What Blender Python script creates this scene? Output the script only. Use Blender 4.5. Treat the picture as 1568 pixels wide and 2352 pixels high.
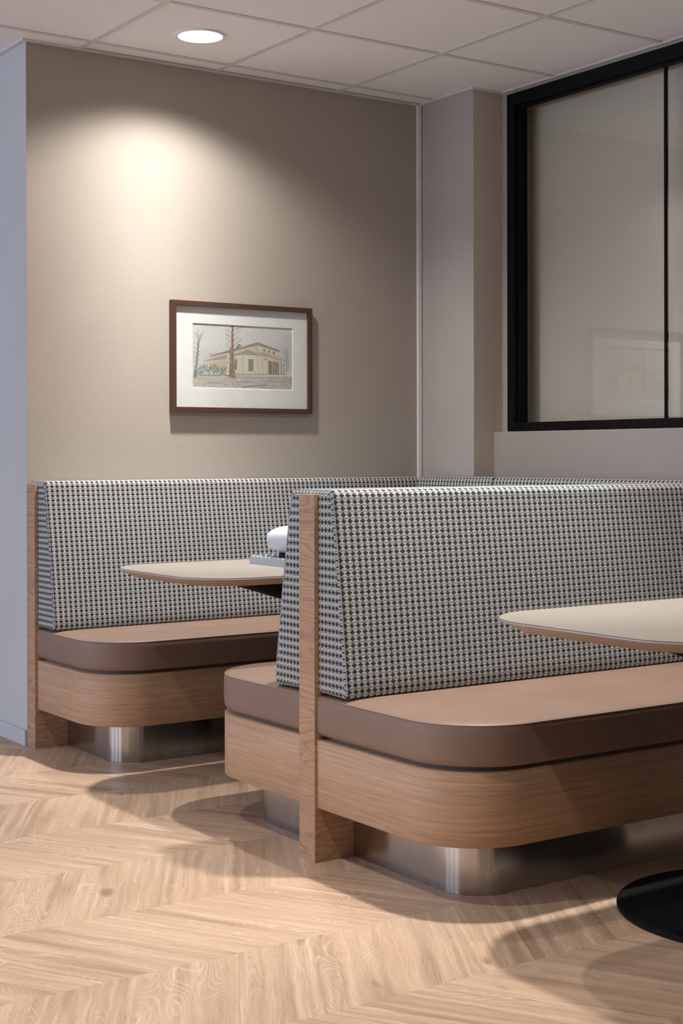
import bpy, math, random
import numpy as np
from mathutils import Matrix, Vector

for o in list(bpy.data.objects):
    bpy.data.objects.remove(o, do_unlink=True)
scene = bpy.context.scene
C = scene.collection
random.seed(7)

# ------------------------------------------------------------------ camera
CAM = (-2.399, -5.1626, 1.0872)
YAW, PITCH, ROLL = 0.6014, -0.0021, -0.0021
F_PX, SX, SY = 3410.39, 1.82, -120.18
F0 = Vector((math.sin(YAW), math.cos(YAW), 0)); R0 = Vector((math.cos(YAW), -math.sin(YAW), 0)); U0 = Vector((0, 0, 1))
F1 = F0 * math.cos(PITCH) + U0 * math.sin(PITCH); U1 = U0 * math.cos(PITCH) - F0 * math.sin(PITCH)
R2 = R0 * math.cos(ROLL) + U1 * math.sin(ROLL); U2 = U1 * math.cos(ROLL) - R0 * math.sin(ROLL)
cd = bpy.data.cameras.new('camera')
cam = bpy.data.objects.new('camera', cd); C.objects.link(cam)
cam.matrix_world = Matrix(((R2.x, U2.x, -F1.x, CAM[0]), (R2.y, U2.y, -F1.y, CAM[1]), (R2.z, U2.z, -F1.z, CAM[2]), (0, 0, 0, 1)))
cd.sensor_fit = 'VERTICAL'; cd.sensor_height = 36.0; cd.lens = F_PX / 2352 * 36.0
cd.shift_x = -SX / 2352; cd.shift_y = SY / 2352
cd.clip_start = 0.05; cd.clip_end = 100
scene.camera = cam

# ------------------------------------------------------------------ world, view
w = bpy.data.worlds.new('sky'); scene.world = w; w.use_nodes = True
w.node_tree.nodes['Background'].inputs[0].default_value = (0.55, 0.72, 1.0, 1)
w.node_tree.nodes['Background'].inputs[1].default_value = 3.0
vs = scene.view_settings
vs.view_transform = 'Standard'; vs.look = 'None'; vs.gamma = 1.0; vs.use_curve_mapping = False
vs.exposure = 0.0

# daylight through the tall windows of the far side of the room
WIN_X = -7.0
WINDOWS = [(-2.35, -1.1), (-0.3, 1.1), (1.9, 4.2)]
WIN_Z = (0.2, 2.15)
DAY_W = 27.0
for i, (ya, yb) in enumerate(WINDOWS):
    ld = bpy.data.lights.new('daylight', 'AREA'); ld.shape = 'RECTANGLE'
    ld.size = WIN_Z[1] - WIN_Z[0]; ld.size_y = yb - ya
    ld.energy = DAY_W * (yb - ya); ld.color = (0.70, 0.80, 1.0)
    lo = bpy.data.objects.new('daylight', ld); C.objects.link(lo)
    lo.location = (WIN_X - 0.12, (ya + yb) / 2, sum(WIN_Z) / 2); lo.rotation_euler = (0, -math.pi / 2, 0)

# downlight values used by the downlight builder
SPOT_W = 268.0
SPOT_COL = (1.0, 0.955, 0.905)
SPOT_ANGLE = math.radians(150)
# luminous intensity of the lamp against the angle from straight down (degrees, share of the peak)
SPOT_CURVE = [(0, 1.0), (15, 1.0), (18, 0.93), (24, 0.68), (32, 0.455), (38, 0.345), (44, 0.275), (48, 0.238), (53, 0.190), (57, 0.138), (61, 0.078), (65, 0.026), (69, 0.0)]

# ------------------------------------------------------------------ dimensions (metres)
H = 2.6555                      # ceiling
T = 0.6                         # ceiling module
X0 = -0.2145                    # outer corner of the beige wall
YW = 0.1193                     # beige wall plane
X1, YP = 1.653, -0.2507         # pillar corner
X2 = 1.8135                     # glazed wall plane
XLOW = 1.761                    # low wall face
ZLOW = 1.192
YR = 0.0475                     # face of the panel on the wall
YQ, TQ = -1.8493, 0.0764        # near face and thickness of the double bench panel
PERIOD = 1.86

# ------------------------------------------------------------------ helpers
def link(o, parent=None):
    C.objects.link(o)
    if parent is not None:
        o.parent = parent
    return o

def mesh_obj(name, verts, faces, mat, parent=None, uvs=None, smooth=False, bevel=0.0, seg=2, autosm=None):
    me = bpy.data.meshes.new(name)
    me.from_pydata([tuple(v) for v in verts], [], faces)
    if uvs is not None:
        uvl = me.uv_layers.new(name='UVMap')
        k = 0
        for fi, f in enumerate(faces):
            for j in range(len(f)):
                uvl.data[k].uv = uvs[fi][j]; k += 1
    if smooth:
        me.polygons.foreach_set('use_smooth', [True] * len(me.polygons))
    me.update()
    if mat is not None:
        me.materials.append(mat)
    o = link(bpy.data.objects.new(name, me), parent)
    if bevel > 0:
        m = o.modifiers.new('bevel', 'BEVEL'); m.width = bevel; m.segments = seg; m.limit_method = 'ANGLE'; m.angle_limit = math.radians(35)
        m.harden_normals = False
    if autosm:
        for p in me.polygons: p.use_smooth = True
        try:
            me.set_sharp_from_angle(angle=math.radians(autosm))
        except Exception:
            pass
    return o

def box_data(x0, x1, y0, y1, z0, z1):
    v = [(x0, y0, z0), (x1, y0, z0), (x1, y1, z0), (x0, y1, z0), (x0, y0, z1), (x1, y0, z1), (x1, y1, z1), (x0, y1, z1)]
    f = [(0, 3, 2, 1), (4, 5, 6, 7), (0, 1, 5, 4), (1, 2, 6, 5), (2, 3, 7, 6), (3, 0, 4, 7)]
    uv = []
    for q in f:
        P = [v[i] for i in q]
        n = (Vector(P[1]) - Vector(P[0])).cross(Vector(P[2]) - Vector(P[0]))
        a = max(range(3), key=lambda i: abs(n[i]))
        if a == 0: uv.append([(p[1], p[2]) for p in P])
        elif a == 1: uv.append([(p[0], p[2]) for p in P])
        else: uv.append([(p[0], p[1]) for p in P])
    return v, f, uv

def box(name, x0, x1, y0, y1, z0, z1, mat, parent=None, bevel=0.0, seg=2):
    v, f, uv = box_data(x0, x1, y0, y1, z0, z1)
    return mesh_obj(name, v, f, mat, parent, uv, bevel=bevel, seg=seg)

def boxes(name, lst, mat, parent=None, bevel=0.0):
    V, Fc, UV = [], [], []
    for b in lst:
        v, f, uv = box_data(*b); n = len(V)
        V += v; Fc += [tuple(i + n for i in q) for q in f]; UV += uv
    return mesh_obj(name, V, Fc, mat, parent, UV, bevel=bevel)

def outline(x0, x1, yb, yf, R, n=10):
    """plan outline: back edge at yb, front edge at yf, rounded corner at (x0, yf); counter-clockwise"""
    s = -1 if yf < yb else 1
    pts = [(x0, yb)]
    for i in range(n + 1):
        a = i / n * math.pi / 2
        pts.append((x0 + R - R * math.cos(a), yf - s * R + s * R * math.sin(a)))
    pts += [(x1, yf), (x1, yb)]
    if s > 0:
        pts = pts[::-1]
    return pts

def loft(name, rings, mat, parent=None, smooth=False, autosm=None, cap_bottom=True, cap_top=True, bevel=0.0):
    """rings: list of (outline points, z)"""
    n = len(rings[0][0]); V = []; Fc = []; UV = []
    base = rings[0][0]
    per = [0.0]
    for i in range(n):
        a, b = base[i], base[(i + 1) % n]
        per.append(per[-1] + math.hypot(b[0] - a[0], b[1] - a[1]))
    arc = [rings[0][1]]
    for k in range(1, len(rings)):
        p, q = rings[k - 1], rings[k]
        i = n // 3
        arc.append(arc[-1] + math.sqrt((p[0][i][0] - q[0][i][0]) ** 2 + (p[0][i][1] - q[0][i][1]) ** 2 + (p[1] - q[1]) ** 2))
    for o, z in rings:
        V += [(p[0], p[1], z) for p in o]
    for k in range(len(rings) - 1):
        for i in range(n):
            j = (i + 1) % n
            Fc.append((k * n + i, k * n + j, (k + 1) * n + j, (k + 1) * n + i))
            UV.append([(per[i], arc[k]), (per[i + 1], arc[k]), (per[i + 1], arc[k + 1]), (per[i], arc[k + 1])])
    if cap_bottom:
        Fc.append(tuple(range(n))[::-1]); UV.append([(base[i][0], base[i][1]) for i in range(n)][::-1])
    if cap_top:
        t = (len(rings) - 1) * n; o = rings[-1][0]
        Fc.append(tuple(t + i for i in range(n))); UV.append([(o[i][0], o[i][1]) for i in range(n)])
    return mesh_obj(name, V, Fc, mat, parent, UV, smooth=smooth, autosm=autosm, bevel=bevel)

def lathe(name, prof, mat, parent=None, seg=64, autosm=40, cx=0, cy=0, sy=1.0):
    """prof: (r, z) from bottom to top"""
    rings = []
    V, Fc, UV = [], [], []
    for r, z in prof:
        for i in range(seg):
            a = 2 * math.pi * i / seg
            V.append((cx + r * math.cos(a), cy + r * math.sin(a) * (sy if r > 0.06 else 1.0), z))
    for k in range(len(prof) - 1):
        for i in range(seg):
            j = (i + 1) % seg
            Fc.append((k * seg + i, k * seg + j, (k + 1) * seg + j, (k + 1) * seg + i))
            UV.append([(i / seg, prof[k][1]), ((i + 1) / seg, prof[k][1]), ((i + 1) / seg, prof[k + 1][1]), (i / seg, prof[k + 1][1])])
    Fc.append(tuple(range(seg))[::-1]); UV.append([(0, 0)] * seg)
    t = (len(prof) - 1) * seg
    Fc.append(tuple(t + i for i in range(seg))); UV.append([(0, 0)] * seg)
    return mesh_obj(name, V, Fc, mat, parent, UV, autosm=autosm)

def tube(name, pts, r, mat, parent=None, sides=6):
    V, Fc = [], []
    pts = [Vector(p) for p in pts]
    for k, p in enumerate(pts):
        d = (pts[min(k + 1, len(pts) - 1)] - pts[max(k - 1, 0)]).normalized()
        up = Vector((0, 0, 1)) if abs(d.z) < 0.9 else Vector((1, 0, 0))
        a = d.cross(up).normalized(); b = a.cross(d)
        for i in range(sides):
            t = 2 * math.pi * i / sides
            V.append(p + a * r * math.cos(t) + b * r * math.sin(t))
    for k in range(len(pts) - 1):
        for i in range(sides):
            j = (i + 1) % sides
            Fc.append((k * sides + i, (k + 1) * sides + i, (k + 1) * sides + j, k * sides + j))
    return mesh_obj(name, V, Fc, mat, parent, smooth=True)

def thing(name, label, cat, loc=(0, 0, 0), rotz=0.0, group=None):
    o = link(bpy.data.objects.new(name, None)); o.empty_display_size = 0.1
    o.location = loc; o.rotation_euler = (0, 0, rotz)
    o['label'] = label; o['category'] = cat
    if group: o['group'] = group
    return o

def struct(o, label=None, cat=None):
    o['kind'] = 'structure'
    if label: o['label'] = label
    if cat: o['category'] = cat
    return o

# ------------------------------------------------------------------ node helpers
class NT:
    def __init__(self, name):
        self.m = bpy.data.materials.new(name); self.m.use_nodes = True
        self.t = self.m.node_tree; self.n = self.t.nodes; self.l = self.t.links
        self.b = self.n['Principled BSDF']
    def new(self, kind, **kw):
        x = self.n.new(kind)
        for k, v in kw.items(): setattr(x, k, v)
        return x
    def put(self, sock, v):
        if isinstance(v, bpy.types.NodeSocket): self.l.new(v, sock)
        else: sock.default_value = v
    def math(self, op, a, b=None, c=None, clamp=False):
        x = self.new('ShaderNodeMath', operation=op); x.use_clamp = clamp
        self.put(x.inputs[0], a)
        if b is not None: self.put(x.inputs[1], b)
        if c is not None: self.put(x.inputs[2], c)
        return x.outputs[0]
    def vec(self, op, a, b=None):
        x = self.new('ShaderNodeVectorMath', operation=op)
        self.put(x.inputs[0], a)
        if b is not None: self.put(x.inputs[1], b)
        return x.outputs[0]
    def noise(self, vec, scale, detail=2, rough=0.5, dim='3D', dist=0.0):
        x = self.new('ShaderNodeTexNoise', noise_dimensions=dim)
        if vec is not None: self.l.new(vec, x.inputs['Vector'])
        x.inputs['Scale'].default_value = scale; x.inputs['Detail'].default_value = detail
        x.inputs['Roughness'].default_value = rough; x.inputs['Distortion'].default_value = dist
        return x.outputs[0]
    def ramp(self, fac, stops, interp='LINEAR'):
        x = self.new('ShaderNodeValToRGB'); x.color_ramp.interpolation = interp
        e = x.color_ramp.elements
        while len(e) < len(stops): e.new(0.5)
        for i, (p, c) in enumerate(stops):
            e[i].position = p; e[i].color = (*c, 1) if len(c) == 3 else c
        self.put(x.inputs[0], fac)
        return x.outputs[0]
    def mix(self, fac, a, b, blend='MIX'):
        x = self.new('ShaderNodeMix', data_type='RGBA', blend_type=blend)
        self.put(x.inputs[0], fac); self.put(x.inputs[6], a if isinstance(a, bpy.types.NodeSocket) else (*a, 1))
        self.put(x.inputs[7], b if isinstance(b, bpy.types.NodeSocket) else (*b, 1))
        return x.outputs[2]
    def mapr(self, v, a, b, c=0.0, d=1.0, smooth=False):
        x = self.new('ShaderNodeMapRange')
        if smooth: x.interpolation_type = 'SMOOTHSTEP'
        self.put(x.inputs[0], v); self.put(x.inputs[1], a); self.put(x.inputs[2], b); self.put(x.inputs[3], c); self.put(x.inputs[4], d)
        return x.outputs[0]
    def scale(self, v, s):
        return self.vec('MULTIPLY', v, s)
    def bump(self, h, strength, dist):
        x = self.new('ShaderNodeBump'); x.inputs['Strength'].default_value = strength; x.inputs['Distance'].default_value = dist
        self.l.new(h, x.inputs['Height']); self.l.new(x.outputs[0], self.b.inputs['Normal'])
    def set(self, **kw):
        for k, v in kw.items():
            self.put(self.b.inputs[k.replace('_', ' ')], v if not (isinstance(v, tuple) and len(v) == 3) else (*v, 1))
        return self
    def obj(self): return self.new('ShaderNodeTexCoord').outputs['Object']
    def uv(self): return self.new('ShaderNodeTexCoord').outputs['UV']
    def sep(self, v):
        x = self.new('ShaderNodeSeparateXYZ'); self.l.new(v, x.inputs[0]); return x.outputs
    def comb(self, x_, y_, z_=0.0):
        x = self.new('ShaderNodeCombineXYZ'); self.put(x.inputs[0], x_); self.put(x.inputs[1], y_); self.put(x.inputs[2], z_); return x.outputs[0]

def paint(name, col, rough=0.9, bscale=260, bstr=0.12, var=0.03):
    t = NT(name); v = t.obj()
    n = t.noise(v, bscale, 3, 0.6)
    m = t.noise(v, 2.5, 2)
    c = t.mix(t.mapr(m, 0.3, 0.7), tuple(x * (1 - var) for x in col), tuple(min(1, x * (1 + var)) for x in col))
    t.set(Base_Color=c, Roughness=rough)
    t.b.inputs['Specular IOR Level'].default_value = 0.25
    t.bump(n, bstr, 0.002)
    return t.m

def wallpaper(name, col):
    t = NT(name); v = t.obj()
    a = t.noise(t.scale(v, (55, 55, 150)), 1.0, 3, 0.6)
    b = t.noise(v, 420, 2)
    h = t.math('ADD', a, t.math('MULTIPLY', b, 0.35))
    m = t.noise(v, 1.7, 2)
    c = t.mix(t.mapr(m, 0.3, 0.7), tuple(x * 0.98 for x in col), tuple(x * 1.02 for x in col))
    t.set(Base_Color=c, Roughness=0.85)
    t.b.inputs['Specular IOR Level'].default_value = 0.3
    t.bump(h, 0.24, 0.0016)
    return t.m

def oak(name, base, dark, light, contrast=1.0, cath=0.0):
    """veneer: grain along u of the UV map (metres)"""
    t = NT(name); uv = t.uv()
    s = t.sep(uv)
    rnd = t.new('ShaderNodeObjectInfo').outputs['Random']
    off = t.math('MULTIPLY', rnd, 37.0)
    p = t.comb(s[0], s[1], off)
    warp = t.noise(t.scale(p, (1.6, 5, 1)), 1.0, 2)
    yy = t.math('ADD', s[1], t.math('MULTIPLY', t.math('SUBTRACT', warp, 0.5), 0.012 + 0.085 * cath))
    q = t.comb(s[0], yy, off)
    g1 = t.noise(t.scale(q, (2.2, 150, 1)), 1.0, 3, 0.65)
    g2 = t.noise(t.scale(q, (10, 620, 1)), 1.0, 2, 0.6)
    g3 = t.noise(t.scale(q, (1.2, 12, 1)), 1.0, 2)
    c = t.mix(t.mapr(g1, 0.35, 0.68), base, light)
    c = t.mix(t.math('MULTIPLY', t.mapr(g2, 0.5, 0.72), 0.55 * contrast), c, dark)
    c = t.mix(t.math('MULTIPLY', t.mapr(g3, 0.45, 0.75), 0.22 * contrast), c, dark)
    if cath > 0:
        h = t.noise(t.scale(q, (1.7, 11, 1)), 1.0, 1)
        f = t.math('FRACT', t.math('MULTIPLY', h, 16))
        ln = t.mapr(f, 0.55, 1.0, 0, 1, True)
        c = t.mix(t.math('MULTIPLY', ln, 0.5 * cath), c, dark)
    t.set(Base_Color=c, Roughness=0.48)
    t.b.inputs['Specular IOR Level'].default_value = 0.35
    t.bump(g2, 0.08, 0.001)
    return t.m

def plank_mat():
    """limed oak plank, grain along object X, every plank its own cut"""
    t = NT('limed_oak_plank'); v = t.obj()
    rnd = t.new('ShaderNodeObjectInfo').outputs['Random']
    rnd2 = t.math('FRACT', t.math('MULTIPLY', rnd, 17.31))
    off = t.comb(t.math('MULTIPLY', rnd, 91.0), t.math('MULTIPLY', rnd, 53.0), t.math('MULTIPLY', rnd, 29.0))
    p = t.vec('ADD', v, off)
    s = t.sep(p)
    warp = t.noise(t.scale(p, (9, 20, 9)), 1.0, 2)
    yy = t.math('ADD', s[1], t.math('MULTIPLY', t.math('SUBTRACT', warp, 0.5), 0.016))
    q = t.comb(s[0], yy, s[2])
    field = t.noise(t.scale(q, (2.3, 9.5, 2.3)), 1.0, 0.6, 0.4)
    fr = t.math('FRACT', t.math('MULTIPLY', field, 46))
    lines = t.mapr(t.math('ABSOLUTE', t.math('SUBTRACT', fr, 0.5)), 0.28, 0.5, 0, 1, True)
    fine = t.noise(t.scale(q, (16, 420, 16)), 1.0, 2, 0.6)
    streak = t.noise(t.scale(q, (1.6, 62, 3)), 1.0, 3, 0.6)
    broad = t.noise(t.scale(q, (1.3, 17, 2)), 1.0, 2)
    patch = t.noise(t.scale(p, (3.0, 8, 3)), 1.0, 2)
    knot = t.noise(t.scale(p, (6.0, 13, 6)), 1.0, 1)
    base = t.mix(rnd2, (0.42, 0.280, 0.180), (0.56, 0.386, 0.262))
    c = t.mix(t.mapr(streak, 0.36, 0.66), base, (0.645, 0.465, 0.325))
    c = t.mix(t.math('MULTIPLY', t.mapr(broad, 0.50, 0.70), 0.62), c, (0.30, 0.190, 0.118))
    lime = t.math('MULTIPLY', t.math('MULTIPLY', lines, t.mapr(fine, 0.36, 0.58)), t.mapr(patch, 0.40, 0.62))
    c = t.mix(t.math('MULTIPLY', lime, 0.62), c, (0.78, 0.655, 0.545))
    c = t.mix(t.math('MULTIPLY', t.math('MULTIPLY', t.mapr(streak, 0.6, 0.72), t.mapr(patch, 0.45, 0.65)), 0.55), c, (0.80, 0.68, 0.57))
    c = t.mix(t.math('MULTIPLY', t.mapr(fine, 0.54, 0.72), 0.46), c, (0.255, 0.16, 0.10))
    c = t.mix(t.math('MULTIPLY', t.mapr(knot, 0.72, 0.80), 0.6), c, (0.16, 0.095, 0.06))
    t.set(Base_Color=c, Roughness=t.mapr(fine, 0.3, 0.7, 0.42, 0.56))
    t.b.inputs['Specular IOR Level'].default_value = 0.35
    t.bump(fine, 0.05, 0.001)
    return t.m

def fabric():
    """woven fabric: dark crosses between pale bands; UV in metres"""
    t = NT('cross_weave_fabric'); s = t.sep(t.uv())
    wob = t.noise(t.scale(t.uv(), (60, 60, 1)), 1.0, 2)
    w_ = t.math('MULTIPLY', t.math('SUBTRACT', wob, 0.5), 0.10)
    fu = t.math('SUBTRACT', t.math('FRACT', t.math('ADD', t.math('DIVIDE', s[0], 0.0205), w_)), 0.5)
    fv = t.math('SUBTRACT', t.math('FRACT', t.math('ADD', t.math('DIVIDE', s[1], 0.0172), w_)), 0.5)
    au = t.math('ABSOLUTE', fu); av = t.math('ABSOLUTE', fv)
    def rect(a, ra, b, rb, e=0.035):
        return t.math('MULTIPLY', t.mapr(a, ra + e, ra - e), t.mapr(b, rb + e, rb - e))
    plus = t.math('MAXIMUM', t.math('MAXIMUM', rect(au, 0.400, av, 0.140), rect(au, 0.145, av, 0.395)), rect(au, 0.195, av, 0.195))
    thr = t.math('SINE', t.math('MULTIPLY', fu, 6.2832 * 6))
    vbar = t.math('MULTIPLY', t.mapr(au, 0.375, 0.42), t.mapr(av, 0.36, 0.28))
    slit = t.math('MULTIPLY', t.mapr(au, 0.465, 0.485), vbar)
    hbar = t.mapr(av, 0.38, 0.43)
    fine = t.noise(t.scale(t.uv(), (700, 900, 1)), 1.0, 2)
    ground = t.mix(t.mapr(fine, 0.3, 0.7), (0.37, 0.39, 0.40), (0.53, 0.555, 0.57))
    c = t.mix(hbar, ground, t.mix(t.mapr(fine, 0.35, 0.65), (0.20, 0.215, 0.22), (0.32, 0.34, 0.35)))
    c = t.mix(t.math('MULTIPLY', vbar, 0.9), c, (0.68, 0.70, 0.73))
    c = t.mix(t.math('MULTIPLY', slit, 0.6), c, (0.42, 0.42, 0.42))
    dk = t.mix(t.mapr(fine, 0.3, 0.7), (0.026, 0.025, 0.022), (0.055, 0.052, 0.046))
    c = t.mix(plus, c, dk)
    t.set(Base_Color=c, Roughness=0.92)
    t.b.inputs['Specular IOR Level'].default_value = 0.15
    t.b.inputs['Sheen Weight'].default_value = 0.12
    h = t.math('ADD', t.math('SUBTRACT', 1.0, plus), t.math('MULTIPLY', fine, 0.5))
    t.bump(h, 0.55, 0.0012)
    return t.m

def leather(name, col, rough=0.52):
    t = NT(name); v = t.obj()
    n = t.noise(v, 900, 2); m = t.noise(v, 6, 3)
    c = t.mix(t.mapr(m, 0.3, 0.7), tuple(x * 0.95 for x in col), tuple(x * 1.05 for x in col))
    t.set(Base_Color=c, Roughness=rough)
    t.b.inputs['Specular IOR Level'].default_value = 0.4
    t.bump(t.math('ADD', t.math('MULTIPLY', n, 0.2), m), 0.10, 0.003)
    return t.m

def plain(name, col, rough=0.5, metal=0.0, spec=0.5, **kw):
    t = NT(name); v = t.obj()
    m = t.noise(v, 30, 2)
    c = t.mix(t.mapr(m, 0.3, 0.7), tuple(x * 0.97 for x in col), tuple(min(1, x * 1.03) for x in col))
    t.set(Base_Color=c, Roughness=rough, Metallic=metal)
    t.b.inputs['Specular IOR Level'].default_value = spec
    return t.m

def steel():
    t = NT('brushed_steel'); s = t.sep(t.uv())
    g = t.noise(t.comb(t.math('MULTIPLY', s[0], 6.0), t.math('MULTIPLY', s[1], 2600.0), 0.0), 1.0, 2)
    t.set(Base_Color=t.mix(g, (0.47, 0.475, 0.49), (0.58, 0.585, 0.60)), Metallic=1.0, Roughness=0.17)
    t.b.inputs['Anisotropic'].default_value = 0.9
    tg = t.new('ShaderNodeTangent', direction_type='UV_MAP'); t.l.new(tg.outputs[0], t.b.inputs['Tangent'])
    t.b.inputs['Anisotropic Rotation'].default_value = 0.25
    return t.m

def glass(name, ior=1.9, tint=(0.97, 0.98, 0.97)):
    t = NT(name); t.n.remove(t.b)
    fr = t.new('ShaderNodeFresnel'); fr.inputs[0].default_value = ior
    tr = t.new('ShaderNodeBsdfTransparent'); tr.inputs[0].default_value = (*tint, 1)
    gl = t.new('ShaderNodeBsdfGlossy'); gl.inputs['Roughness'].default_value = 0.01
    mx = t.new('ShaderNodeMixShader')
    geo = t.new('ShaderNodeNewGeometry')
    t.l.new(t.math('MULTIPLY', fr.outputs[0], t.math('SUBTRACT', 1.0, geo.outputs['Backfacing'])), mx.inputs[0]); t.l.new(tr.outputs[0], mx.inputs[1]); t.l.new(gl.outputs[0], mx.inputs[2])
    t.l.new(mx.outputs[0], t.n['Material Output'].inputs[0])
    return t.m

def emit(name, col, strength):
    t = NT(name)
    t.set(Base_Color=(0.8, 0.8, 0.8), Roughness=0.6)
    t.b.inputs['Emission Color'].default_value = (*col, 1); t.b.inputs['Emission Strength'].default_value = strength
    return t.m

M = {}
M['wall_beige'] = wallpaper('beige_wallpaper', (0.44, 0.392, 0.338))
M['wall_far'] = wallpaper('pale_wallpaper', (0.66, 0.59, 0.51))
M['wall_grey'] = paint('pale_grey_paint', (0.565, 0.56, 0.565))
M['wall_pillar'] = paint('pillar_grey_paint', (0.47, 0.43, 0.40))
M['wall_lowm'] = paint('low_wall_paint', (0.405, 0.362, 0.325))
M['wall_side_lit'] = wallpaper('pillar_side_wallpaper_lit', (0.62, 0.545, 0.465))  # beige wallpaper, colour lightened to stand in for lamp beams on this face
M['wall_light'] = paint('corridor_white_paint', (0.80, 0.80, 0.80))
M['wall_plain'] = paint('room_paint', (0.30, 0.295, 0.29))
M['wall_dim'] = paint('far_room_paint', (0.14, 0.135, 0.13))
M['white_trim'] = plain('white_trim', (0.85, 0.84, 0.83), 0.45)
M['grid'] = plain('ceiling_grid_white', (0.70, 0.665, 0.65), 0.6)
M['tile'] = paint('ceiling_tile_white', (0.92, 0.885, 0.895), 0.95, 420, 0.10, 0.01)
M['gap'] = plain('dark_gap', (0.05, 0.045, 0.045), 0.9)
M['oak'] = oak('oak_veneer', (0.485, 0.298, 0.182), (0.25, 0.140, 0.080), (0.595, 0.392, 0.256))
M['oak_panel'] = oak('oak_panel_veneer', (0.47, 0.278, 0.168), (0.235, 0.128, 0.071), (0.565, 0.360, 0.232), 1.1, 0.9)
M['plank'] = plank_mat()
M['screed'] = plain('floor_under_planks', (0.30, 0.22, 0.16), 0.6)
M['fabric'] = fabric()
M['leather'] = leather('taupe_leather', (0.250, 0.163, 0.122))
M['seam'] = plain('leather_seam', (0.36, 0.25, 0.20), 0.5)
M['recess'] = plain('recess_board', (0.15, 0.115, 0.10), 0.7)
M['steel'] = steel()
M['black'] = plain('black_powder_coat', (0.005, 0.005, 0.0055), 0.6, 0, 0.15)
M['black_frame'] = plain('black_frame', (0.004, 0.004, 0.0045), 0.6, 0, 0.12)
M['tabletop'] = plain('table_laminate', (0.36, 0.32, 0.275), 0.35)
M['tableedge'] = plain('table_edge_band', (0.50, 0.48, 0.47), 0.3)
M['tablebevel'] = plain('table_bevel', (0.46, 0.33, 0.25), 0.5)
M['lamp_white'] = plain('opal_white', (0.53, 0.56, 0.60), 0.5)
M['tray'] = plain('grey_blue_lacquer', (0.40, 0.45, 0.475), 0.6)
M['frame_wood'] = oak('dark_frame_wood', (0.075, 0.038, 0.026), (0.035, 0.017, 0.012), (0.105, 0.056, 0.040), 0.8)
M['mat'] = plain('mat_board', (0.90, 0.895, 0.90), 0.9)
M['glass'] = glass('partition_glass', 1.95)
M['pic_glass'] = glass('picture_glass', 1.45)
M['lamp_disc'] = emit('downlight_diffuser', (1.0, 0.93, 0.84), 3.0)
M['window_white'] = plain('window_frame_white', (0.7, 0.7, 0.7), 0.5)

# ------------------------------------------------------------------ room shell
XR0, YB0, YB1 = WIN_X, -8.0, 5.0          # far corners of the room
# floor slab (carries the planks)
floor = struct(box('floor', XR0 - 0.1, 3.4, YB0 - 0.1, YB1 + 0.1, -0.12, -0.004, M['screed']), 'pale limed oak chevron floor', 'floor')

# chevron planks: strips along x, planks leaning alternately at 60 degrees
STRIP = 0.4028; STEP = 0.245; SHEAR = 0.2326
Y_SEAM = -2.353; X_SEAM = -0.749
ang = math.atan2(STRIP, SHEAR)
def plank_mesh(lean):
    # parallelogram, local X along the grain
    g = 0.00012
    sgn = 1 if lean > 0 else -1
    P = [(g, g), (STEP - g, g), (STEP - g + sgn * SHEAR, STRIP - g), (g + sgn * SHEAR, STRIP - g)]
    a = ang if lean > 0 else math.pi - ang
    ca, sa = math.cos(-a), math.sin(-a)
    L = [(x * ca - y * sa, x * sa + y * ca) for x, y in P]
    cx = sum(p[0] for p in L) / 4; cy = sum(p[1] for p in L) / 4
    ins = 0.0005
    top = []
    for x, y in L:
        d = math.hypot(x - cx, y - cy); k = 1 - ins / d
        top.append((cx + (x - cx) * k, cy + (y - cy) * k))
    V = [(x, y, -0.0045) for x, y in L] + [(x, y, -0.0001) for x, y in L] + [(x, y, 0.0) for x, y in top]
    Fc = []
    for k in (0, 4):
        for i in range(4):
            j = (i + 1) % 4; Fc.append((k + i, k + j, k + 4 + j, k + 4 + i))
    Fc += [(8, 9, 10, 11), (3, 2, 1, 0)]
    me = bpy.data.meshes.new('plank'); me.from_pydata(V, [], Fc); me.update(); me.materials.append(M['plank'])
    return me, a
PM = {1: plank_mesh(1), -1: plank_mesh(-1)}
n_planks = 0
for b in range(-5, 10):
    y0 = Y_SEAM + b * STRIP
    # seam offset alternates between two values
    lean = -1 if b % 2 == 0 else 1          # band above the -2.353 seam leans to the left going up
    xs = X_SEAM if b % 2 == 0 else X_SEAM - SHEAR
    me, a = PM[lean]
    ylo, yhi = y0, y0 + STRIP
    if ylo > YW: xmax = X0
    else: xmax = 1.75
    xmin = -2.75 if ylo < 0.3 else -2.3
    k0 = math.floor((xmin - xs) / STEP); k1 = math.ceil((xmax - xs) / STEP)
    for k in range(k0, k1):
        x = xs + k * STEP
        if ylo < -3.3 and x > 0.4: continue
        if x > 0.75 and ylo > -2.7: continue
        if ylo < -3.6 and x > -0.2: continue
        o = bpy.data.objects.new('plank', me); C.objects.link(o); o.parent = floor
        o.location = (x, y0, 0.0); o.rotation_euler = (0, 0, a); n_planks += 1

# walls
struct(box('wall_back', X0 + 0.0006, X1 + 0.02, YW, YW + 0.12, -0.004, H + 0.02, M['wall_beige']), 'beige textured wall above the booth bench', 'wall')
struct(box('wall_left', X0, X0 + 0.10, YW + 0.0004, YB1, -0.004, H + 0.02, M['wall_grey']), 'pale grey side wall at the left edge', 'wall')
pil = struct(box('wall_pillar', X1, X2 + 0.12, YP, YW + 0.12, -0.004, H + 0.02, M['wall_pillar']), 'grey painted pillar with a lightened beige side beside the glazed wall', 'wall')
pil.data.materials.append(M['wall_side_lit']); pil.data.polygons[2].material_index = 1
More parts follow.
